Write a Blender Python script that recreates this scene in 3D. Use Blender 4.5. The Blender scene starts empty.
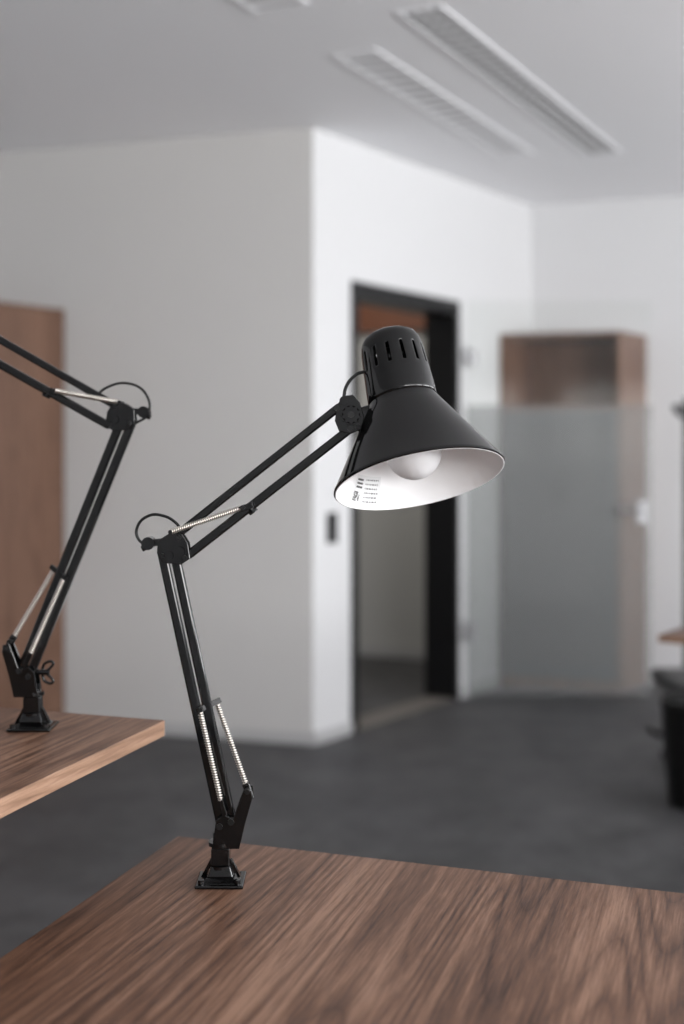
import bpy, bmesh, math, random
from mathutils import Vector, Matrix
random.seed(4)
scene = bpy.context.scene
CEIL = 2.575

# ------------------------------------------------------------------ materials
def new_mat(name):
    m = bpy.data.materials.new(name); m.use_nodes = True
    nt = m.node_tree
    return m, nt, nt.nodes['Principled BSDF']

def simple(name, col, rough=0.5, metal=0.0, coat=0.0, spec=0.5, noise=0.0, nscale=30, bump=0.0):
    m, nt, b = new_mat(name)
    b.inputs['Base Color'].default_value = (*col, 1)
    b.inputs['Roughness'].default_value = rough
    b.inputs['Metallic'].default_value = metal
    b.inputs['Coat Weight'].default_value = coat
    b.inputs['Specular IOR Level'].default_value = spec
    tc = nt.nodes.new('ShaderNodeTexCoord')
    n = nt.nodes.new('ShaderNodeTexNoise'); n.inputs['Scale'].default_value = nscale
    n.inputs['Detail'].default_value = 5
    nt.links.new(tc.outputs['Object'], n.inputs['Vector'])
    mix = nt.nodes.new('ShaderNodeMix'); mix.data_type = 'RGBA'
    mix.inputs[6].default_value = (*[c*(1-noise) for c in col], 1)
    mix.inputs[7].default_value = (*[min(1, c*(1+noise)) for c in col], 1)
    nt.links.new(n.outputs['Fac'], mix.inputs[0])
    nt.links.new(mix.outputs[2], b.inputs['Base Color'])
    if bump > 0:
        bp = nt.nodes.new('ShaderNodeBump'); bp.inputs['Strength'].default_value = bump
        bp.inputs['Distance'].default_value = 0.002
        nt.links.new(n.outputs['Fac'], bp.inputs['Height'])
        nt.links.new(bp.outputs['Normal'], b.inputs['Normal'])
    return m

def wood(name, dark, mid, light, rough=0.42, axis='Y', contrast=1.0):
    m, nt, b = new_mat(name)
    N = nt.nodes.new; L = nt.links.new
    tc = N('ShaderNodeTexCoord')
    def mapped(across, along):
        mp = N('ShaderNodeMapping')
        s = (across, along, across) if axis == 'Y' else (across, across, along)
        mp.inputs['Scale'].default_value = s
        L(tc.outputs['Object'], mp.inputs['Vector'])
        return mp
    # gentle cathedral figure: sharp contour lines of a strongly stretched noise
    n1 = N('ShaderNodeTexNoise'); n1.inputs['Scale'].default_value = 1.0
    n1.inputs['Detail'].default_value = 1.0; n1.inputs['Distortion'].default_value = 0.0
    L(mapped(7.0, 0.42).outputs[0], n1.inputs['Vector'])
    mul = N('ShaderNodeMath'); mul.operation = 'MULTIPLY'; mul.inputs[1].default_value = 58.0
    L(n1.outputs['Fac'], mul.inputs[0])
    pp = N('ShaderNodeMath'); pp.operation = 'PINGPONG'; pp.inputs[1].default_value = 1.0
    L(mul.outputs[0], pp.inputs[0])
    pw = N('ShaderNodeMath'); pw.operation = 'POWER'; pw.inputs[1].default_value = 0.45
    L(pp.outputs[0], pw.inputs[0])
    # medium streaks
    n2 = N('ShaderNodeTexNoise'); n2.inputs['Scale'].default_value = 1.0
    n2.inputs['Detail'].default_value = 8.0; n2.inputs['Roughness'].default_value = 0.75
    L(mapped(75.0, 0.9).outputs[0], n2.inputs['Vector'])
    # broad tone change between veneer leaves
    n4 = N('ShaderNodeTexNoise'); n4.inputs['Scale'].default_value = 1.0; n4.inputs['Detail'].default_value = 1.0
    L(mapped(9.0, 0.3).outputs[0], n4.inputs['Vector'])
    # fine pores
    n3 = N('ShaderNodeTexNoise'); n3.inputs['Scale'].default_value = 1.0
    n3.inputs['Detail'].default_value = 4.0; n3.inputs['Roughness'].default_value = 0.7
    L(mapped(320.0, 16.0).outputs[0], n3.inputs['Vector'])
    a0 = N('ShaderNodeMath'); a0.operation = 'MULTIPLY'; a0.inputs[1].default_value = 0.36*contrast
    L(n4.outputs['Fac'], a0.inputs[0])
    a1 = N('ShaderNodeMath'); a1.operation = 'MULTIPLY_ADD'; a1.inputs[1].default_value = 0.18*contrast
    L(pw.outputs[0], a1.inputs[0]); L(a0.outputs[0], a1.inputs[2])
    a2 = N('ShaderNodeMath'); a2.operation = 'MULTIPLY_ADD'; a2.inputs[1].default_value = 0.62*contrast
    L(n2.outputs['Fac'], a2.inputs[0]); L(a1.outputs[0], a2.inputs[2])
    a3 = N('ShaderNodeMath'); a3.operation = 'MULTIPLY_ADD'; a3.inputs[1].default_value = 0.45
    L(n3.outputs['Fac'], a3.inputs[0]); L(a2.outputs[0], a3.inputs[2])
    r = N('ShaderNodeValToRGB')
    e = r.color_ramp.elements
    e[0].position = 0.63; e[0].color = (*dark, 1)
    e[1].position = 1.02 if False else 1.0; e[1].color = (*light, 1)
    k = e.new(0.83); k.color = (*mid, 1)
    L(a3.outputs[0], r.inputs['Fac'])
    L(r.outputs['Color'], b.inputs['Base Color'])
    b.inputs['Roughness'].default_value = rough
    b.inputs['Specular IOR Level'].default_value = 0.3
    bp = N('ShaderNodeBump'); bp.inputs['Strength'].default_value = 0.12; bp.inputs['Distance'].default_value = 0.001
    L(n3.outputs['Fac'], bp.inputs['Height']); L(bp.outputs['Normal'], b.inputs['Normal'])
    return m

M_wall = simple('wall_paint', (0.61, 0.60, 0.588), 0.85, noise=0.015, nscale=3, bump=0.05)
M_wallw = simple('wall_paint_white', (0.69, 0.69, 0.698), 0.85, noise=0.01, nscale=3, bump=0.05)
M_ceil = simple('ceiling_paint', (0.91, 0.91, 0.93), 0.9, noise=0.01, nscale=2)
M_base = simple('baseboard_paint', (0.48, 0.48, 0.48), 0.6)
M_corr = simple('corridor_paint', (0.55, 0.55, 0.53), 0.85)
M_black = simple('black_enamel', (0.003, 0.003, 0.0032), 0.08, coat=0.10, spec=0.38)
M_blackm = simple('black_plastic', (0.006, 0.006, 0.006), 0.35, spec=0.3)
M_frame = simple('dark_door_metal', (0.008, 0.008, 0.009), 0.4, spec=0.3)
M_white = simple('white_enamel', (0.92, 0.92, 0.93), 0.35)
M_bulb = simple('opal_bulb', (0.72, 0.72, 0.735), 0.5)
M_spring = simple('spring_steel', (0.80, 0.75, 0.69), 0.28, metal=0.9)
M_springc = simple('spring_core', (0.16, 0.15, 0.14), 0.4, metal=0.8)
M_steel = simple('brushed_steel', (0.30, 0.30, 0.31), 0.45, metal=1.0)
M_ink = simple('label_ink', (0.10, 0.10, 0.10), 0.6)
M_label = simple('label_paper', (0.80, 0.81, 0.82), 0.5)
M_vent = simple('vent_white', (0.90, 0.90, 0.92), 0.6)
M_vents = simple('vent_slat_grey', (0.62, 0.62, 0.63), 0.6)
M_ventd = simple('vent_shadow', (0.24, 0.24, 0.245), 0.8)
M_ventg = simple('vent_inner_grey', (0.42, 0.42, 0.43), 0.7)
M_greydoor = simple('cabinet_grey_laminate', (0.085, 0.088, 0.09), 0.5)
M_desk = wood('walnut_laminate', (0.036, 0.0165, 0.0105), (0.140, 0.071, 0.044), (0.29, 0.168, 0.112))
M_cab = wood('walnut_cabinet', (0.095, 0.050, 0.033), (0.18, 0.099, 0.066), (0.26, 0.152, 0.105), axis='Z', contrast=0.9)
M_edge = wood('walnut_edge_band', (0.14, 0.077, 0.049), (0.25, 0.148, 0.096), (0.37, 0.235, 0.162))
M_corrwood = simple('corridor_wood', (0.20, 0.070, 0.032), 0.5, noise=0.2, nscale=6)

# floor: mottled dark grey
m, nt, b = new_mat('floor_vinyl'); M_floor = m
tc = nt.nodes.new('ShaderNodeTexCoord')
n = nt.nodes.new('ShaderNodeTexNoise'); n.inputs['Scale'].default_value = 3.2; n.inputs['Detail'].default_value = 12
n.inputs['Roughness'].default_value = 0.78
nt.links.new(tc.outputs['Object'], n.inputs['Vector'])
r = nt.nodes.new('ShaderNodeValToRGB')
r.color_ramp.elements[0].position = 0.32; r.color_ramp.elements[0].color = (0.026, 0.026, 0.0275, 1)
r.color_ramp.elements[1].position = 0.68; r.color_ramp.elements[1].color = (0.098, 0.097, 0.100, 1)
nt.links.new(n.outputs['Fac'], r.inputs['Fac']); nt.links.new(r.outputs['Color'], b.inputs['Base Color'])
b.inputs['Roughness'].default_value = 0.6

def glassy(name, tint, body, k_body, k_gloss, rough):
    m = bpy.data.materials.new(name); m.use_nodes = True; nt = m.node_tree
    nt.nodes.clear(); N = nt.nodes.new
    out = N('ShaderNodeOutputMaterial'); tr = N('ShaderNodeBsdfTransparent'); tr.inputs[0].default_value = (*tint, 1)
    df = N('ShaderNodeBsdfDiffuse'); df.inputs[0].default_value = (*body, 1)
    gl = N('ShaderNodeBsdfGlossy'); gl.inputs['Roughness'].default_value = rough
    m1 = N('ShaderNodeMixShader'); m1.inputs[0].default_value = k_body
    m2 = N('ShaderNodeMixShader'); m2.inputs[0].default_value = k_gloss
    nt.links.new(tr.outputs[0], m1.inputs[1]); nt.links.new(df.outputs[0], m1.inputs[2])
    nt.links.new(m1.outputs[0], m2.inputs[1]); nt.links.new(gl.outputs[0], m2.inputs[2])
    nt.links.new(m2.outputs[0], out.inputs[0])
    return m
M_glass = glassy('clear_glass', (0.98, 0.985, 0.98), (0.7, 0.72, 0.72), 0.01, 0.004, 0.08)
M_frost = glassy('frosted_film', (0.86, 0.87, 0.868), (0.38, 0.388, 0.386), 0.38, 0.01, 0.4)

# ------------------------------------------------------------------ helpers
def mkobj(name, bm, mat, parent=None, loc=None, rot=None, smooth=False, bevel=0.0, recalc=True):
    if recalc: bmesh.ops.recalc_face_normals(bm, faces=bm.faces)
    me = bpy.data.meshes.new(name); bm.to_mesh(me); bm.free()
    o = bpy.data.objects.new(name, me); scene.collection.objects.link(o)
    mats = mat if isinstance(mat, (list, tuple)) else [mat]
    for mm in mats: me.materials.append(mm)
    if smooth:
        for p in me.polygons: p.use_smooth = True
        if smooth != 'all':
            es = o.modifiers.new('es', 'EDGE_SPLIT'); es.split_angle = math.radians(38)
    if bevel > 0:
        bv = o.modifiers.new('bevel', 'BEVEL'); bv.width = bevel; bv.segments = 2; bv.limit_method = 'ANGLE'
    if parent: o.parent = parent
    if loc is not None: o.location = loc
    if rot is not None: o.rotation_euler = rot
    return o

def empty(name, loc=(0, 0, 0)):
    e = bpy.data.objects.new(name, None); scene.collection.objects.link(e)
    e.location = loc; e.empty_display_size = 0.1
    return e

def hexa(bm, pts, mi=0):
    """pts: 4 bottom (ccw), 4 top"""
    v = [bm.verts.new(p) for p in pts]
    fs = [(0, 3, 2, 1), (4, 5, 6, 7), (0, 1, 5, 4), (1, 2, 6, 5), (2, 3, 7, 6), (3, 0, 4, 7)]
    for f in fs:
        ff = bm.faces.new([v[i] for i in f]); ff.material_index = mi

def slab(bm, o, u, v, u0, u1, v0, v1, z0, z1, mi=0):
    o = Vector((o[0], o[1], 0)); u = Vector((u[0], u[1], 0)); v = Vector((v[0], v[1], 0))
    q = [o+u*u0+v*v0, o+u*u1+v*v0, o+u*u1+v*v1, o+u*u0+v*v1]
    hexa(bm, [Vector((p.x, p.y, z0)) for p in q]+[Vector((p.x, p.y, z1)) for p in q], mi)

def box(bm, c, s, mi=0):
    slab(bm, (c[0], c[1]), (1, 0), (0, 1), -s[0]/2, s[0]/2, -s[1]/2, s[1]/2, c[2]-s[2]/2, c[2]+s[2]/2, mi)

def frame_from(d):
    d = d.normalized()
    up = Vector((0, 0, 1)) if abs(d.z) < 0.95 else Vector((1, 0, 0))
    a = d.cross(up).normalized(); b2 = a.cross(d).normalized()
    return d, a, b2

def rod(bm, p1, p2, r1, r2=None, seg=20, mi=0):
    if r2 is None: r2 = r1
    p1 = Vector(p1); p2 = Vector(p2); d, a, b2 = frame_from(p2-p1)
    A = []; B = []
    for i in range(seg):
        t = 2*math.pi*i/seg; w = a*math.cos(t)+b2*math.sin(t)
        A.append(bm.verts.new(p1+w*r1)); B.append(bm.verts.new(p2+w*r2))
    for i in range(seg):
        j = (i+1) % seg
        f = bm.faces.new([A[i], A[j], B[j], B[i]]); f.material_index = mi
    f = bm.faces.new(A[::-1]); f.material_index = mi
    f = bm.faces.new(B); f.material_index = mi

def bar(bm, p1, p2, w, h, normal=Vector((0, 1, 0))):
    p1 = Vector(p1); p2 = Vector(p2); d = (p2-p1).normalized()
    s = d.cross(normal).normalized(); n2 = s.cross(d).normalized()
    q = lambda p: [p+s*w/2+n2*h/2, p-s*w/2+n2*h/2, p-s*w/2-n2*h/2, p+s*w/2-n2*h/2]
    hexa(bm, q(p1)+q(p2))

def tube_curve(name, pts, r, mat, parent=None, cyc=False, kind='smooth'):
    c = bpy.data.curves.new(name, 'CURVE'); c.dimensions = '3D'; c.bevel_depth = r; c.bevel_resolution = 3
    if kind == 'smooth':
        sp = c.splines.new('BEZIER'); sp.bezier_points.add(len(pts)-1)
        for bp, p in zip(sp.bezier_points, pts):
            bp.co = p; bp.handle_left_type = bp.handle_right_type = 'AUTO'
    else:
        sp = c.splines.new('POLY'); sp.points.add(len(pts)-1)
        for q, p in zip(sp.points, pts): q.co = (*p, 1)
    sp.use_cyclic_u = cyc; c.use_fill_caps = True
    c.materials.append(mat)
    o = bpy.data.objects.new(name, c); scene.collection.objects.link(o)
    if parent: o.parent = parent
    return o

# ------------------------------------------------------------------ room
bm = bmesh.new(); box(bm, (0.5, 3.2, -0.05), (11, 13.4, 0.1)); mkobj('floor', bm, M_floor)
bm = bmesh.new(); box(bm, (0.5, 3.2, CEIL+0.05), (11, 13.4, 0.1)); mkobj('ceiling', bm, M_ceil)

C0 = (-0.121, 5.424)
LU = (-0.954, 0.2995); LV = (0.2995, 0.954)          # left wall along / outward
RU = (0.5627, 0.8264); RV = (-0.8264, 0.5627)        # door wall along / outward
BO = (C0[0]+RU[0]*2.06, C0[1]+RU[1]*2.06)
BU = (0.932, -0.3625); BV = (0.3625, 0.932)
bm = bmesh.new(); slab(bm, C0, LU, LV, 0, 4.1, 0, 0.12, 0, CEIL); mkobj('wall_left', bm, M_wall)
D0, D1, DH = 0.2925, 1.227, 1.96
bm = bmesh.new()
slab(bm, C0, RU, RV, 0, D0, 0, 0.15, 0, CEIL)
slab(bm, C0, RU, RV, D1, 2.45, 0, 0.15, 0, CEIL)
slab(bm, C0, RU, RV, D0, D1, 0, 0.15, DH, CEIL)
mkobj('wall_door_side', bm, M_wallw)
bm = bmesh.new(); slab(bm, BO, BU, BV, 0, 4.05, 0, 0.12, 0, CEIL); mkobj('wall_back', bm, M_wallw)
# baseboards
bm = bmesh.new(); slab(bm, C0, LU, LV, 0, 4.0, -0.006, -0.0005, 0, 0.05); mkobj('baseboard_left', bm, M_base)
bm = bmesh.new()
slab(bm, C0, RU, RV, -0.0, D0-0.012, -0.012, -0.0005, 0, 0.05); slab(bm, C0, RU, RV, D1+0.012, 2.03, -0.012, -0.0005, 0, 0.05)
mkobj('baseboard_door_side', bm, M_base)
bm = bmesh.new(); slab(bm, BO, BU, BV, 0.03, 3.9, -0.012, -0.0005, 0, 0.05); mkobj('baseboard_back', bm, M_base)
# corridor behind the door
CU = (0.9023, -0.4311); CV = (0.4311, 0.9023)
bm = bmesh.new(); slab(bm, (0.35, 7.75), CU, CV, -3.1, 0.95, 0, 0.1, 0, CEIL); mkobj('wall_corridor', bm, M_corr)
bm = bmesh.new(); slab(bm, (0.35, 7.75), CU, CV, -3.0, 0.70, -0.06, -0.001, 1.95, 2.50); mkobj('trim_corridor_wood', bm, M_corrwood)
bm = bmesh.new(); slab(bm, (0.35, 7.75), CU, CV, -3.0, 0.72, -0.015, -0.0005, 0.0, 0.06); mkobj('baseboard_corridor', bm, M_base)
bm = bmesh.new(); slab(bm, (-2.35, 6.25), (0, 1), (-1, 0), 0, 2.85, 0, 0.1, 0, CEIL); mkobj('wall_corridor_end', bm, M_corr)
# outer walls with windows
def window_wall(name, o, u, v, length, wins, zs, ze):
    bm = bmesh.new(); cur = 0
    for (a, b2) in wins:
        slab(bm, o, u, v, cur, a, 0, 0.2, 0, CEIL)
        slab(bm, o, u, v, a, b2, 0, 0.2, 0, zs); slab(bm, o, u, v, a, b2, 0, 0.2, ze, CEIL); cur = b2
    slab(bm, o, u, v, cur, length, 0, 0.2, 0, CEIL)
    mkobj(name, bm, M_wallw)
    for k, (a, b2) in enumerate(wins):
        fb = bmesh.new(); t = 0.06
        for (p, q, z0, z1) in ((a, b2, zs, zs+t), (a, b2, ze-t, ze), (a, a+t, zs+t, ze-t), (b2-t, b2, zs+t, ze-t), ((a+b2)/2-t/2, (a+b2)/2+t/2, zs+t, ze-t)):
            slab(fb, o, u, v, p, q, 0.06, 0.12, z0, z1)
        global WN; WN += 1
        mkobj('window_%d' % WN, fb, M_frame)
WN = 0
window_wall('wall_right', (4.75, -3), (0, 1), (1, 0), 9.0, [(0.6, 2.8), (3.2, 5.4), (5.8, 8.0)], 0.85, 2.40)
window_wall('wall_front', (-3.94, -3), (1, 0), (0, -1), 8.7, [(4.9, 6.4), (6.8, 8.3)], 0.85, 2.40)
bm = bmesh.new(); slab(bm, (-3.94, -3), (0, 1), (-1, 0), 0, 9.7, 0, 0.15, 0, CEIL); mkobj('wall_side_left', bm, M_wallw)

# door frame
dp = empty('door_1', (C0[0], C0[1], 0))
bm = bmesh.new(); w = 0.035
slab(bm, (0, 0), RU, RV, D0-0.01, D0+w, -0.012, 0.165, 0, DH+0.01)
slab(bm, (0, 0), RU, RV, D1-w, D1+0.01, -0.012, 0.165, 0, DH+0.01)
slab(bm, (0, 0), RU, RV, D0+w, D1-w, -0.012, 0.165, DH-0.055, DH+0.01)
mkobj('door_frame', bm, M_frame, dp, bevel=0.002)
bm = bmesh.new(); slab(bm, (0, 0), RU, RV, D0+w, D1-w, 0.0, 0.15, 0.0005, 0.008)
mkobj('threshold', bm, simple('threshold_strip', (0.16, 0.145, 0.13), 0.5), dp)
# light switch
bm = bmesh.new()
slab(bm, C0, RU, RV, 0.10, 0.165, -0.012, -0.0005, 0.835, 0.965)
slab(bm, C0, RU, RV, 0.108, 0.157, -0.017, -0.012, 0.842, 0.897)
slab(bm, C0, RU, RV, 0.108, 0.157, -0.017, -0.012, 0.903, 0.958)
mkobj('light_switch', bm, M_frame, bevel=0.001)

# glass door
GO = (0.622, 6.487); GU = (0.99995, 0.01); GV = (-0.01, 0.99995)
gp = empty('glass_door', (GO[0], GO[1], 0))
bm = bmesh.new(); slab(bm, (0, 0), GU, GV, 0, 0.925, 0, 0.010, 0.01, 1.98); mkobj('glass_pane', bm, M_glass, gp)
bm = bmesh.new()
fv = [bm.verts.new((GU[0]*uu, -0.0015+GU[1]*uu, z)) for uu, z in ((0, .012), (0.925, .012), (0.925, 1.459), (0, 1.459))]
bm.faces.new(fv); mkobj('frosted_film', bm, M_frost, gp)
bm = bmesh.new()
for z in (0.33, 1.70):
    slab(bm, (0, 0), GU, GV, 0.0, 0.05, -0.014, 0.024, z-0.035, z+0.035)
    rod(bm, (0.004, -0.012, z-0.05), (0.004, -0.012, z+0.05), 0.009)
mkobj('hinges', bm, M_steel, gp, bevel=0.002)
bm = bmesh.new()
slab(bm, (0, 0), GU, GV, 0.85, 0.90, -0.016, 0.026, 0.87, 0.98)
rod(bm, (0.87, -0.01, 0.94), (0.87, -0.055, 0.94), 0.009); rod(bm, (0.875, -0.055, 0.94), (0.755, -0.055, 0.94), 0.009)
mkobj('door_handle', bm, M_steel, gp, smooth=True)

# ------------------------------------------------------------------ cabinets
def cabinet(name, o, U, V, wd, z1, open_top=None):
    """o front-left corner, U along front, V into depth (vectors with full length)"""
    p = empty(name, (o[0], o[1], 0)); t = 0.02
    fu = t/Vector(U).length; fv = t/Vector(V).length
    bm = bmesh.new()
    slab(bm, (0, 0), U, V, 0, fu, 0, 1, 0, z1); slab(bm, (0, 0), U, V, 1-fu, 1, 0, 1, 0, z1)
    slab(bm, (0, 0), U, V, fu, 1-fu, 0, 1, z1-t, z1); slab(bm, (0, 0), U, V, fu, 1-fu, 0, 1, 0.0, 0.06)
    slab(bm, (0, 0), U, V, fu, 1-fu, 1-fv, 1, 0.06, z1-t)
    if open_top: slab(bm, (0, 0), U, V, fu, 1-fu, 0, 1-fv, open_top-t, open_top)
    mkobj('carcass', bm, M_cab, p, bevel=0.001)
    top = (open_top-t if open_top else z1-t)-0.002
    bm = bmesh.new()
    slab(bm, (0, 0), U, V, fu*0.9, 0.498, -fv, -0.001, 0.062, top); slab(bm, (0, 0), U, V, 0.502, 1-fu*0.9, -fv, -0.001, 0.062, top)
    mkobj('doors', bm, M_greydoor if open_top else M_cab, p, bevel=0.001)
    bm = bmesh.new()
    for uu in (0.46, 0.54):
        slab(bm, (0, 0), U, V, uu-0.008, uu+0.008, -fv*1.8, -fv, 0.95, 1.09)
    mkobj('handles', bm, M_frame, p, bevel=0.001)
    return p
cabinet('wooden_cabinet', (0.8264, 6.80), (0.5886, -0.20), (0.2000, 0.2900), 1, 1.842, 1.455)

# left tall wardrobe, side panel towards the camera
wp = empty('wooden_wardrobe', (-1.2295, 5.758, 0))
T = (-0.5627, -0.8264); S = (-0.954, 0.2995)
bm = bmesh.new()
slab(bm, (0, 0), T, S, 0.02, 0.98, 0.02, 0.03, 0.05, 1.834)   # back
slab(bm, (0, 0), T, S, 0, 0.02, 0.0, 0.42, 0, 1.834); slab(bm, (0, 0), T, S, 0.98, 1.0, 0.0, 0.42, 0, 1.834)
slab(bm, (0, 0), T, S, 0, 1.0, 0.0, 0.42, 1.834, 1.854); slab(bm, (0, 0), T, S, 0.02, 0.98, 0.0, 0.42, 0, 0.05)
slab(bm, (0, 0), T, S, 0.02, 0.98, 0.03, 0.42, 0.95, 0.97)
mkobj('carcass', bm, M_cab, wp, bevel=0.001)
bm = bmesh.new()
slab(bm, (0, 0), T, S, 0.022, 0.498, -0.0, 0.018, 0.052, 1.832); slab(bm, (0, 0), T, S, 0.502, 0.978, -0.0, 0.018, 0.052, 1.832)
mkobj('doors', bm, M_cab, wp, bevel=0.001)
bm = bmesh.new()
for uu in (0.46, 0.54): slab(bm, (0, 0), T, S, uu-0.006, uu+0.006, -0.02, 0.0, 0.95, 1.07)
mkobj('handles', bm, M_steel, wp)

# ------------------------------------------------------------------ ceiling fixtures
VU = (0.448, 0.894); VV = (0.894, -0.448)
def vent(name, o, L, W, kind):
    p = empty(name, (o[0], o[1], CEIL)); z1 = -0.0003; z0 = -0.005; f = 0.016
    bm = bmesh.new()
    slab(bm, (0, 0), VU, VV, 0, L, 0, f, z0, z1); slab(bm, (0, 0), VU, VV, 0, L, W-f, W, z0, z1)
    slab(bm, (0, 0), VU, VV, 0, f, f, W-f, z0, z1); slab(bm, (0, 0), VU, VV, L-f, L, f, W-f, z0, z1)
    mkobj('frame', bm, M_vent, p)
    bm = bmesh.new(); slab(bm, (0, 0), VU, VV, f, L-f, f, W-f, -0.001, z1)
    mkobj('backing', bm, M_ventd if kind == 'long' else M_ventg, p)
    bm = bmesh.new()
    if kind == 'long':
        n = 3
        for i in range(1, n):
            c = f+(W-2*f)*i/n; slab(bm, (0, 0), VU, VV, f, L-f, c-0.009, c+0.009, z0+0.0005, -0.0012)
        k = 30
        for i in range(1, k): slab(bm, (0, 0), VU, VV, L*i/k-0.012, L*i/k+0.012, f, W-f, z0+0.002, -0.0012)
    else:
        n = int(L/0.09)
        for i in range(n):
            c = f+(L-2*f)*(i+0.5)/n; slab(bm, (0, 0), VU, VV, c-0.026, c+0.026, f, W-f, z0+0.0015, -0.0012)
    mkobj('slats', bm, M_vents if kind == 'long' else M_vent, p)
vent('air_vent', (0.163, 4.006), 2.13, 0.155, 'long')
vent('ceiling_light_fixture', (-0.037, 4.43), 1.68, 0.165, 'cross')
vent('ceiling_light_fixture', (-0.268-VU[0]*1.6, 4.006-VU[1]*1.6), 1.6, 0.19, 'cross')

# ------------------------------------------------------------------ desks
def desk(name, corner, back, side, z, W, Dp, leg_in=0.14):
    """corner = rear corner, back = unit dir along rear edge, side = unit dir of side edge toward the sitter"""
    bu = Vector((back[0], back[1], 0)); ang = math.atan2(-side[0], side[1])+math.pi  # local -Y == side
    p = empty(name, (corner[0], corner[1], 0)); p.rotation_euler = (0, 0, ang)
    R = Matrix.Rotation(-ang, 3, 'Z'); bl = R @ bu; sl = R @ Vector((side[0], side[1], 0))
    t = 0.020
    bm = bmesh.new(); slab(bm, (0, 0), bl, sl, 0, W, 0, Dp, z-t, z)
    bm.faces.ensure_lookup_table()
    for f in bm.faces:
        f.normal_update()
        f.material_index = 0 if abs(f.normal.z) > 0.5 else 1
    mkobj('table_top', bm, [M_desk, M_edge], p, bevel=0.0012)
    bm = bmesh.new()
    for uu in (leg_in, W-leg_in):
        slab(bm, (0, 0), bl, sl, uu-0.03, uu+0.03, Dp/2-0.04, Dp/2+0.04, 0.03, z-t-0.03)
        slab(bm, (0, 0), bl, sl, uu-0.035, uu+0.035, 0.06, Dp-0.06, 0.0, 0.03)
        slab(bm, (0, 0), bl, sl, uu-0.025, uu+0.025, 0.10, Dp-0.10, z-t-0.03, z-t-0.0005)
    slab(bm, (0, 0), bl, sl, leg_in+0.03, W-leg_in-0.03, Dp/2-0.03, Dp/2+0.03, z-t-0.035, z-t-0.002)
    mkobj('leg_frame', bm, M_frame, p, bevel=0.003)
    return p
desk('desk', (-0.2023, 1.604), (0.939, -0.345), (-0.2887, -0.9574), 0.74, 1.6, 0.80)
desk('desk', (-0.2237, 1.643), (-0.939, 0.345), (-0.280, -0.960), 0.875, 1.6, 0.80)
desk('desk', (0.826+0.5627*0.8, 3.40+0.8264*0.8), (0.8264, -0.5627), (-0.5627, -0.8264), 0.74, 1.6, 0.80)

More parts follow.
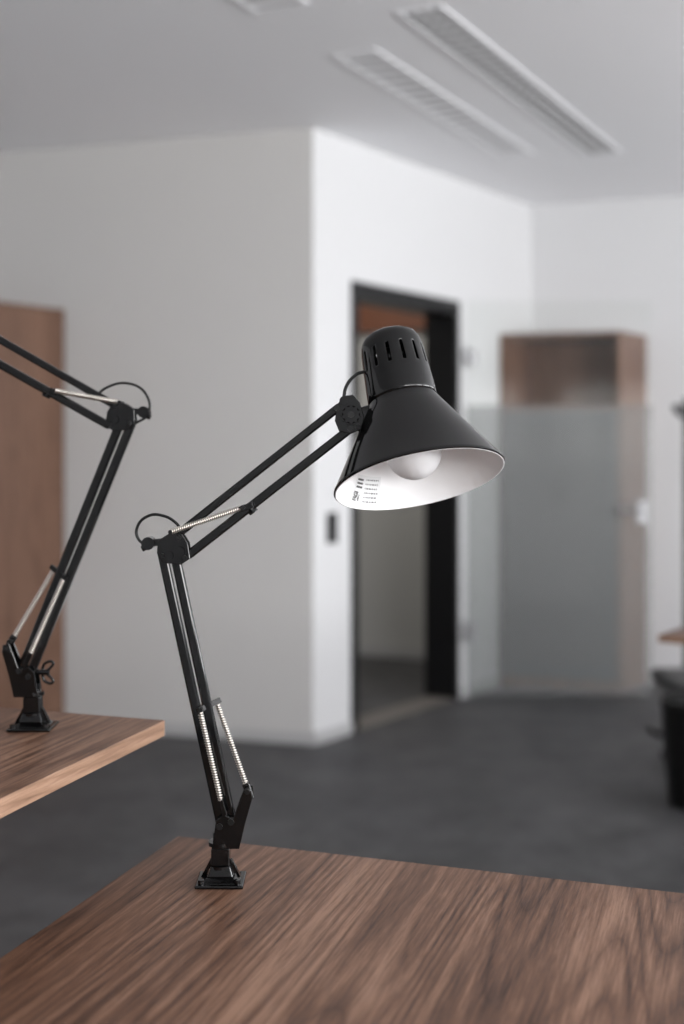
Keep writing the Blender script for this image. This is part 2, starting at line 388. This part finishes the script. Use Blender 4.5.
# ------------------------------------------------------------------ lamp
U = 0.0011
def lamp(loc, mir, P, E, W, loop, wing=False, label=True):
    root = empty('desk_lamp', loc)
    def V3(a, b, y=0.0): return Vector((mir*a*U, y*U, b*U))
    def frame(A, B):
        A = Vector(A); B = Vector(B); d = (B-A).normalized(); L = (B-A).length
        return A, d, L
    # --- base
    bm = bmesh.new()
    def sq(h, b): return [V3(-h, b, -h), V3(h, b, -h), V3(h, b, h), V3(-h, b, h)]
    hexa(bm, sq(24, 0)+sq(24, 3.5)); hexa(bm, sq(20, 3.5)+sq(13, 8)); hexa(bm, sq(13, 8)+sq(9.5, 18)); hexa(bm, sq(9.5, 18)+sq(9, 36))
    mkobj('base_clamp', bm, M_black, root, bevel=1.2*U)
    bm = bmesh.new()
    rod(bm, V3(0, 34), V3(0, 50), 8*U)
    rod(bm, V3(0, 37), V3(0, 41), 12.5*U)
    rod(bm, V3(0, 15), V3(0, 18), 12*U)
    for a in (-18, 18): rod(bm, V3(a, 3.5, -18), V3(a, 8, -18), 3.4*U, seg=6)
    for sx in (-1, 1): bar(bm, V3(sx*18, 5, 0), V3(sx*9, 22, 0), 4*U, 7*U)
    mkobj('base_pin', bm, M_black, root, smooth=True)
    # --- base bracket plates
    def plates(name, poly, ys, mat=M_black, th=2.2):
        bm = bmesh.new()
        for y in ys:
            lo = [bm.verts.new(V3(a, b, y-th/2)) for a, b in poly]; hi = [bm.verts.new(V3(a, b, y+th/2)) for a, b in poly]
            bm.faces.new(lo); bm.faces.new(hi[::-1]); n = len(poly)
            for i in range(n): bm.faces.new([lo[i], lo[(i+1) % n], hi[(i+1) % n], hi[i]])
        return mkobj(name, bm, mat, root, bevel=0.6*U)
    plates('base_bracket', [(-7, 36), (-7, 44), (-4, 64), (3, 70), (13, 66), (18, 80), (24, 95), (31, 94), (32, 86), (24, 58), (19, 36)], (-10, 10))
    bm = bmesh.new()
    bar(bm, V3(-7, 40), V3(19, 40), 6*U, 18*U)
    mkobj('bracket_bridge', bm, M_black, root, bevel=0.6*U)
    # --- lower arm
    A, d, L = frame(P, E); pr = Vector((d.y, -d.x))
    def fl(s, t, y=0.0):
        q = A+d*s+pr*t; return V3(q.x, q.y, y)
    bm = bmesh.new()
    bar(bm, fl(4, -5.5), fl(L+2, -5.5), 9.5*U, 9*U); bar(bm, fl(10, 5.5), fl(L-6, 6.5), 9.5*U, 9*U)
    mkobj('lower_arm', bm, M_black, root, bevel=1.8*U)
    # --- springs
    def spring(name, p, q, r=2.2, turns=34, wire=0.72):
        dd, a, b2 = frame_from(q-p); pts = []; n = turns*12; Ls = (q-p).length
        for i in range(n+1):
            t = 2*math.pi*i/12; pts.append(p+dd*Ls*i/n+(a*math.cos(t)+b2*math.sin(t))*r*U)
        tube_curve(name, pts, wire*U, M_spring, root, kind='poly')
        bm = bmesh.new(); rod(bm, p, q, (r-0.4)*U, seg=12); mkobj(name+'_core', bm, M_springc, root, smooth=True)
    spring('lower_spring_1', fl(126, -1, -9), fl(38, 1, -13))
    spring('lower_spring_2', fl(130, 15, 6), fl(46, 27, 0))
    bm = bmesh.new()
    rod(bm, fl(129, 0, -12), fl(129, 0, 12), 2.2*U, seg=12)
    bar(bm, fl(128, -4, -7), fl(132, 19, 6), 5*U, 4*U)
    rod(bm, fl(40, 28, -13), fl(40, 28, 13), 2.6*U, seg=12)
    for (s, t) in ((12, -6), (14, 6)): rod(bm, fl(s, t, -13), fl(s, t, 13), 3.2*U, seg=14)
    mkobj('lower_pins', bm, M_blackm, root, smooth=True)
    bm = bmesh.new()
    bar(bm, fl(46, 27, 0), fl(30, 29, 0), 7*U, 8*U)
    bar(bm, fl(38, 1, -13), fl(22, 2, -13), 5*U, 4*U)
    mkobj('spring_hooks', bm, M_black, root, bevel=0.7*U)
    # --- elbow
    ex, eb = E
    plates('elbow_plates', [(ex-9, eb+13), (ex+2, eb+20), (ex+15, eb+20), (ex+21, eb+10), (ex+23, eb-5), (ex+14, eb-11), (ex-4, eb-9), (ex-10, eb)], (-8, 8))
    bm = bmesh.new()
    bar(bm, V3(ex-18, eb+10), V3(ex+8, eb+13), 7*U, 12*U)
    mkobj('elbow_block', bm, M_black, root, bevel=1*U)
    bm = bmesh.new()
    rod(bm, V3(ex-19, eb+10, -9), V3(ex-19, eb+10, 9), 6.5*U); rod(bm, V3(ex+2, eb-2, -13), V3(ex+2, eb-2, 13), 4.5*U)
    rod(bm, V3(ex-26, eb+4, 0), V3(ex-15, eb+10, 0), 3*U)
    rod(bm, V3(ex+13, eb+2, -15), V3(ex+13, eb+2, -9), 5*U)
    mkobj('elbow_knobs', bm, M_black, root, smooth=True)
    bm = bmesh.new()
    for a, b in ((-4, -2), (13, 2), (12, 16), (18, -4)):
        rod(bm, V3(ex+a, eb+b, -13), V3(ex+a, eb+b, 13), 2.4*U, seg=14)
    mkobj('elbow_screws', bm, M_blackm, root, smooth=True)
    # --- upper arm
    A2, d2, L2 = frame(E, W); pu = Vector((-d2.y, d2.x))
    def fu(s, t, y=0.0):
        q = A2+d2*s+pu*t; return V3(q.x, q.y, y)
    bm = bmesh.new()
    bar(bm, fu(20, 9), fu(L2-2, 13), 8.2*U, 9*U); bar(bm, fu(14, -14), fu(L2-4, -11), 9.0*U, 9*U)
    mkobj('upper_arm', bm, M_black, root, bevel=1.8*U)
    spring('upper_spring_1', fu(16, 15, -9), fu(85, -8, -9)); spring('upper_spring_2', fu(16, 15, 9), fu(85, -8, 9))
    bm = bmesh.new()
    rod(bm, fu(16, 15, -12), fu(16, 15, 12), 2.2*U, seg=12); rod(bm, fu(88, -9, -13), fu(88, -9, 13), 2.4*U, seg=12)
    rod(bm, fu(L2-6, 13, -13), fu(L2-6, 13, 13), 3*U, seg=14); rod(bm, fu(L2-8, -11, -13), fu(L2-8, -11, 13), 3*U, seg=14)
    mkobj('upper_pins', bm, M_blackm, root, smooth=True)
    bm = bmesh.new()
    bar(bm, fu(84, -9, -9), fu(98, -13, -9), 6*U, 4*U); bar(bm, fu(84, -9, 9), fu(98, -13, 9), 6*U, 4*U)
    rod(bm, fu(93, -20, 0), fu(93, -10, 0), 5*U, seg=14)
    mkobj('spring_anchor', bm, M_black, root, bevel=0.7*U)
    # --- wrist joint
    wx, wb = W
    plates('wrist_plates', [(wx-13, wb+10), (wx-6, wb+19), (wx+3, wb+20), (wx+10, wb+12), (wx+14, wb-2), (wx+12, wb-14), (wx, wb-19), (wx-11, wb-16), (wx-15, wb-6)], (-8, 8))
    bm = bmesh.new()
    bar(bm, V3(wx-2, wb-4), V3(wx+34, wb+7), 15*U, 12*U)
    bar(bm, V3(wx+8, wb-4), V3(wx+16, wb-8), 22*U, 10*U)
    mkobj('head_bracket', bm, M_black, root, bevel=2*U)
    bm = bmesh.new()
    rod(bm, V3(wx+1, wb, -21), V3(wx+1, wb, -9), 9*U, seg=24)
    for i in range(10):
        t = 2*math.pi*i/10; c = V3(wx+1+9*math.cos(t), wb+9*math.sin(t), 0)
        rod(bm, c+Vector((0, -21*U, 0)), c+Vector((0, -10*U, 0)), 1.6*U, seg=8)
    rod(bm, V3(wx+1, wb, 8), V3(wx+1, wb, 14), 6*U, seg=6)
    rod(bm, V3(wx-6, wb+14, -14), V3(wx-6, wb+14, 14), 4.5*U, seg=14)
    mkobj('wrist_knob', bm, M_black, root, smooth=True)
    bm = bmesh.new(); rod(bm, V3(wx+1, wb, -22.5), V3(wx+1, wb, -20), 3.5*U, seg=14)
    rod(bm, V3(wx+8, wb-12, -12), V3(wx+8, wb-12, 12), 2.6*U, seg=14)
    mkobj('wrist_screws', bm, M_blackm, root, smooth=True)
    # --- head
    O = Vector((wx+68, -28.0, wb-64)); nn = Vector((-0.18, 0.33, 0.927)).normalized()
    e1 = Vector((0.98, 0, 0.19)); e1 = (e1-nn*e1.dot(nn)).normalized(); e2 = nn.cross(e1)
    K = 0.975
    def hd(s, r, th, off=None):
        q = O+nn*s*K+(e1*math.cos(th)+e2*math.sin(th))*r*K
        return Vector((mir*q.x*U, q.y*U, q.z*U))
    def revolve(name, prof, mat, seg=112, skip=None, smooth=True, solid=0.0):
        bm = bmesh.new(); rings = []
        for s, r in prof:
            if r < 1e-4: rings.append([bm.verts.new(hd(s, 0, 0))])
            else: rings.append([bm.verts.new(hd(s, r, 2*math.pi*i/seg)) for i in range(seg)])
        for k in range(len(prof)-1):
            a, b = rings[k], rings[k+1]
            for i in range(seg):
                j = (i+1) % seg
                if skip and skip(k, i): continue
                if len(a) == 1: bm.faces.new([a[0], b[j], b[i]])
                elif len(b) == 1: bm.faces.new([a[i], a[j], b[0]])
                else: bm.faces.new([a[i], a[j], b[j], b[i]])
        o = mkobj(name, bm, mat, root, smooth=smooth)
        if solid:
            so = o.modifiers.new('sol', 'SOLIDIFY'); so.thickness = solid*U; so.offset = 0
        return o
    revolve('shade_outer', [(-1.2, 86.6), (0, 87.6), (1.5, 87.4), (3, 86.2), (30, 69.5), (60, 51), (78, 39.8), (83, 36.8), (86, 35.4), (90, 34.0)], M_black)
    revolve('shade_inner', [(-1.2, 86.6), (-1.4, 85.6), (0, 84.9), (30, 67.6), (60, 49.2), (78, 38), (82, 33), (84, 14)], M_white)
    hp = [(86, 34.9), (90, 35.3), (94, 35.2), (100, 35.0), (114, 34.2), (117, 34.0), (119, 33.8), (141, 32.2), (143, 32), (148, 31.4), (153, 30), (158, 27), (160.5, 23), (162, 17), (162.5, 0)]
    def slot(k, i):
        m8 = i % 8
        if k == 6 and m8 in (0, 1): return True
        return False
    revolve('lamp_housing', hp, M_black, skip=slot, solid=1.0)
    bm = bmesh.new(); rod(bm, hd(162, 8, math.pi), hd(168, 8, math.pi), 2.8*U, seg=14); rod(bm, hd(162, 8, math.pi), hd(164, 8, math.pi), 5*U, seg=14)
    mkobj('switch_knob', bm, M_black, root, smooth=True)
    revolve('bulb_socket', [(100, 0), (100, 16), (66, 16), (64, 14.5), (60, 14.5), (60, 0)], M_blackm, seg=40)
    bp = [(64, 0), (64, 13)]
    for i in range(15):
        t = math.radians(28+(180-28)*i/14); bp.append((30+28.5*math.cos(t), max(0, 28.5*math.sin(t))))
    bp[-1] = (1.5, 0)
    revolve('light_bulb', bp, M_bulb, seg=48)
    if label:
        def rin(s): return 84.9-(84.9-67.6)/30*s-0.6
        def patch(bm, s0, s1, t0, t1, lift):
            n = max(2, int(abs(t1-t0)/2)+1); lo = []; hi = []
            for i in range(n+1):
                th = math.radians(t0+(t1-t0)*i/n); lo.append(bm.verts.new(hd(s0, rin(s0)-lift, th))); hi.append(bm.verts.new(hd(s1, rin(s1)-lift, th)))
            for i in range(n): bm.faces.new([lo[i], lo[i+1], hi[i+1], hi[i]])
        bm = bmesh.new(); patch(bm, 2, 29, 122, 151, 0.0); mkobj('label_sticker', bm, M_label, root)
        bm = bmesh.new()
        for row in range(6):                      # printed text rows
            th = 138; s = 26-row*4.0
            while th > 125:
                wdt = random.choice((0.8, 1.3, 2.0)); patch(bm, s-1.3, s, th-wdt, th, 0.35); th -= wdt+0.9
        for i in range(7):                        # matrix code
            for j in range(7):
                if random.random() < 0.6: patch(bm, 5+i*1.25, 6.1+i*1.25, 150-j*1.05-0.95, 150-j*1.05, 0.35)
        for k in range(3):
            patch(bm, 17+k*3.4, 18.8+k*3.4, 141.5, 149, 0.35)
        mkobj('label_print', bm, M_ink, root)
    # --- cables
    tube_curve('cable_elbow', [V3(ex+a, eb+b, 0) for a, b in loop], 1.5*U, M_blackm, root)
    tube_curve('cable_head', [V3(wx-6, wb+18, 4), V3(wx-4, wb+28, 4), V3(wx+3, wb+38, 4), V3(wx+12, wb+43, 4), V3(wx+24, wb+42, 3)], 1.8*U, M_blackm, root)
    if wing:
        bm = bmesh.new(); rod(bm, V3(-18, 62), V3(0, 62), 3*U, seg=12); mkobj('wing_stem', bm, M_black, root, smooth=True)
        for k in (-1, 1):
            tube_curve('wing_loop', [V3(-12, 62+k*2), V3(-20, 62+k*6), V3(-22, 62+k*11), V3(-15, 62+k*11), V3(-11, 62+k*6)], 1.6*U, M_black, root, cyc=True)
    return root

lamp((-0.1332, 1.431, 0.7402), 1, (8, 48), (-53, 329), (129, 467),
     [(-20, 8), (-29, 13), (-31, 25), (-20, 37), (-4, 37), (8, 30), (14, 22)])
lamp((-0.3790, 1.595, 0.8752), -1, (13, 50), (-105, 342), (95, 451),
     [(38, 24), (24, 37), (-2, 42), (-21, 30), (-23, 8), (-8, -3)], wing=True, label=False)

# ------------------------------------------------------------------ bin, chair, coat stand (right edge)
bm = bmesh.new(); seg = 40
prof = [(0.0, 0.0), (0.115, 0.0), (0.12, 0.01), (0.145, 0.35), (0.152, 0.355), (0.152, 0.368), (0.141, 0.368), (0.112, 0.02), (0.0, 0.02)]
rings = []
for r_, z in prof:
    rings.append([bm.verts.new((r_*math.cos(2*math.pi*i/seg), r_*math.sin(2*math.pi*i/seg), z)) for i in range(seg)] if r_ > 0 else [bm.verts.new((0, 0, z))])
for a, b2 in zip(rings[:-1], rings[1:]):
    for i in range(seg):
        j = (i+1) % seg
        if len(a) == 1: bm.faces.new([a[0], b2[i], b2[j]])
        elif len(b2) == 1: bm.faces.new([a[i], a[j], b2[0]])
        else: bm.faces.new([a[i], a[j], b2[j], b2[i]])
mkobj('waste_bin', bm, M_blackm, loc=(1.250, 4.50, 0), smooth=True)

cp = empty('office_chair', (1.475, 5.00, 0))
bm = bmesh.new(); box(bm, (0, 0, 0.33), (0.48, 0.46, 0.06)); mkobj('seat', bm, M_blackm, cp, bevel=0.025)
bm = bmesh.new(); slab(bm, (0.26, 0), (1, 0), (0, 1), 0, 0.05, -0.22, 0.22, 0.46, 0.94); mkobj('backrest', bm, M_blackm, cp, bevel=0.022)
bm = bmesh.new()
rod(bm, (0, 0, 0.08), (0, 0, 0.30), 0.025)
bar(bm, (0.1, 0, 0.29), (0.29, 0, 0.29), 0.03, 0.06); bar(bm, (0.285, 0, 0.28), (0.285, 0, 0.50), 0.03, 0.06)
for i in range(5):
    t = 2*math.pi*i/5; c, s = math.cos(t), math.sin(t)
    bar(bm, (0, 0, 0.09), (0.22*c, 0.22*s, 0.065), 0.03, 0.03, Vector((-s, c, 0)))
    rod(bm, (0.225*c-0.02*s, 0.225*s+0.02*c, 0.027), (0.225*c+0.02*s, 0.225*s-0.02*c, 0.027), 0.027, seg=16)
mkobj('chair_frame', bm, M_frame, cp)

kp = empty('coat_stand', (1.50, 5.66, 0))
bm = bmesh.new(); rod(bm, (0, 0, 0), (0, 0, 0.02), 0.16, seg=32); rod(bm, (0, 0, 0.02), (0, 0, 1.46), 0.012)
for i in range(6):
    t = 2*math.pi*i/6+0.5; c, s = math.cos(t), math.sin(t)
    rod(bm, (0, 0, 1.36), (0.05*c, 0.05*s, 1.40), 0.006, seg=10); rod(bm, (0.05*c, 0.05*s, 1.40), (0.055*c, 0.055*s, 1.43), 0.009, seg=10)
mkobj('stand_frame', bm, M_frame, kp, smooth=True)

# ------------------------------------------------------------------ lights
def area(name, loc, rot, sx, sy, power, col=(1, 1, 1)):
    l = bpy.data.lights.new(name, 'AREA'); l.shape = 'RECTANGLE'; l.size = sx; l.size_y = sy; l.energy = power; l.color = col
    o = bpy.data.objects.new(name, l); scene.collection.objects.link(o); o.location = loc; o.rotation_euler = rot
    return o
R90 = math.radians(90); TILT = math.radians(38)
for k, (yc, pw) in enumerate(((-1.3, 190), (1.3, 152), (3.9, 80))):
    area('window_daylight_right_%d' % k, (4.70, yc, 1.6), (0, R90+TILT, 0), 1.2, 2.1, pw, (0.985, 0.99, 1.0))
for k, xc in enumerate((1.71, 3.61)):
    area('window_daylight_front_%d' % k, (xc, -2.96, 1.6), (R90+TILT, 0, 0), 1.45, 1.2, 100, (1.0, 0.99, 0.98))
area('corridor_fill_light', (-0.3, 6.9, 2.55), (0, 0, 0), 0.6, 0.6, 12, (1, 0.96, 0.9))  # added fill to brighten the corridor beyond the door, no fixture behind it

w = bpy.data.worlds.new('World'); scene.world = w; w.use_nodes = True
w.node_tree.nodes['Background'].inputs[0].default_value = (0.94, 0.97, 1, 1)
w.node_tree.nodes['Background'].inputs[1].default_value = 1.2

# ------------------------------------------------------------------ camera
cam = bpy.data.cameras.new('camera'); co = bpy.data.objects.new('camera', cam); scene.collection.objects.link(co)
co.location = (0, 0, 1.21); co.rotation_euler = (R90, 0, 0)
cam.sensor_width = 36; cam.lens = 1300/1024*36; cam.shift_y = -57/1024
cam.dof.use_dof = True; cam.dof.focus_distance = 1.39; cam.dof.aperture_fstop = 2.6
scene.camera = co
scene.view_settings.view_transform = 'Standard'
scene.view_settings.exposure = 0.0
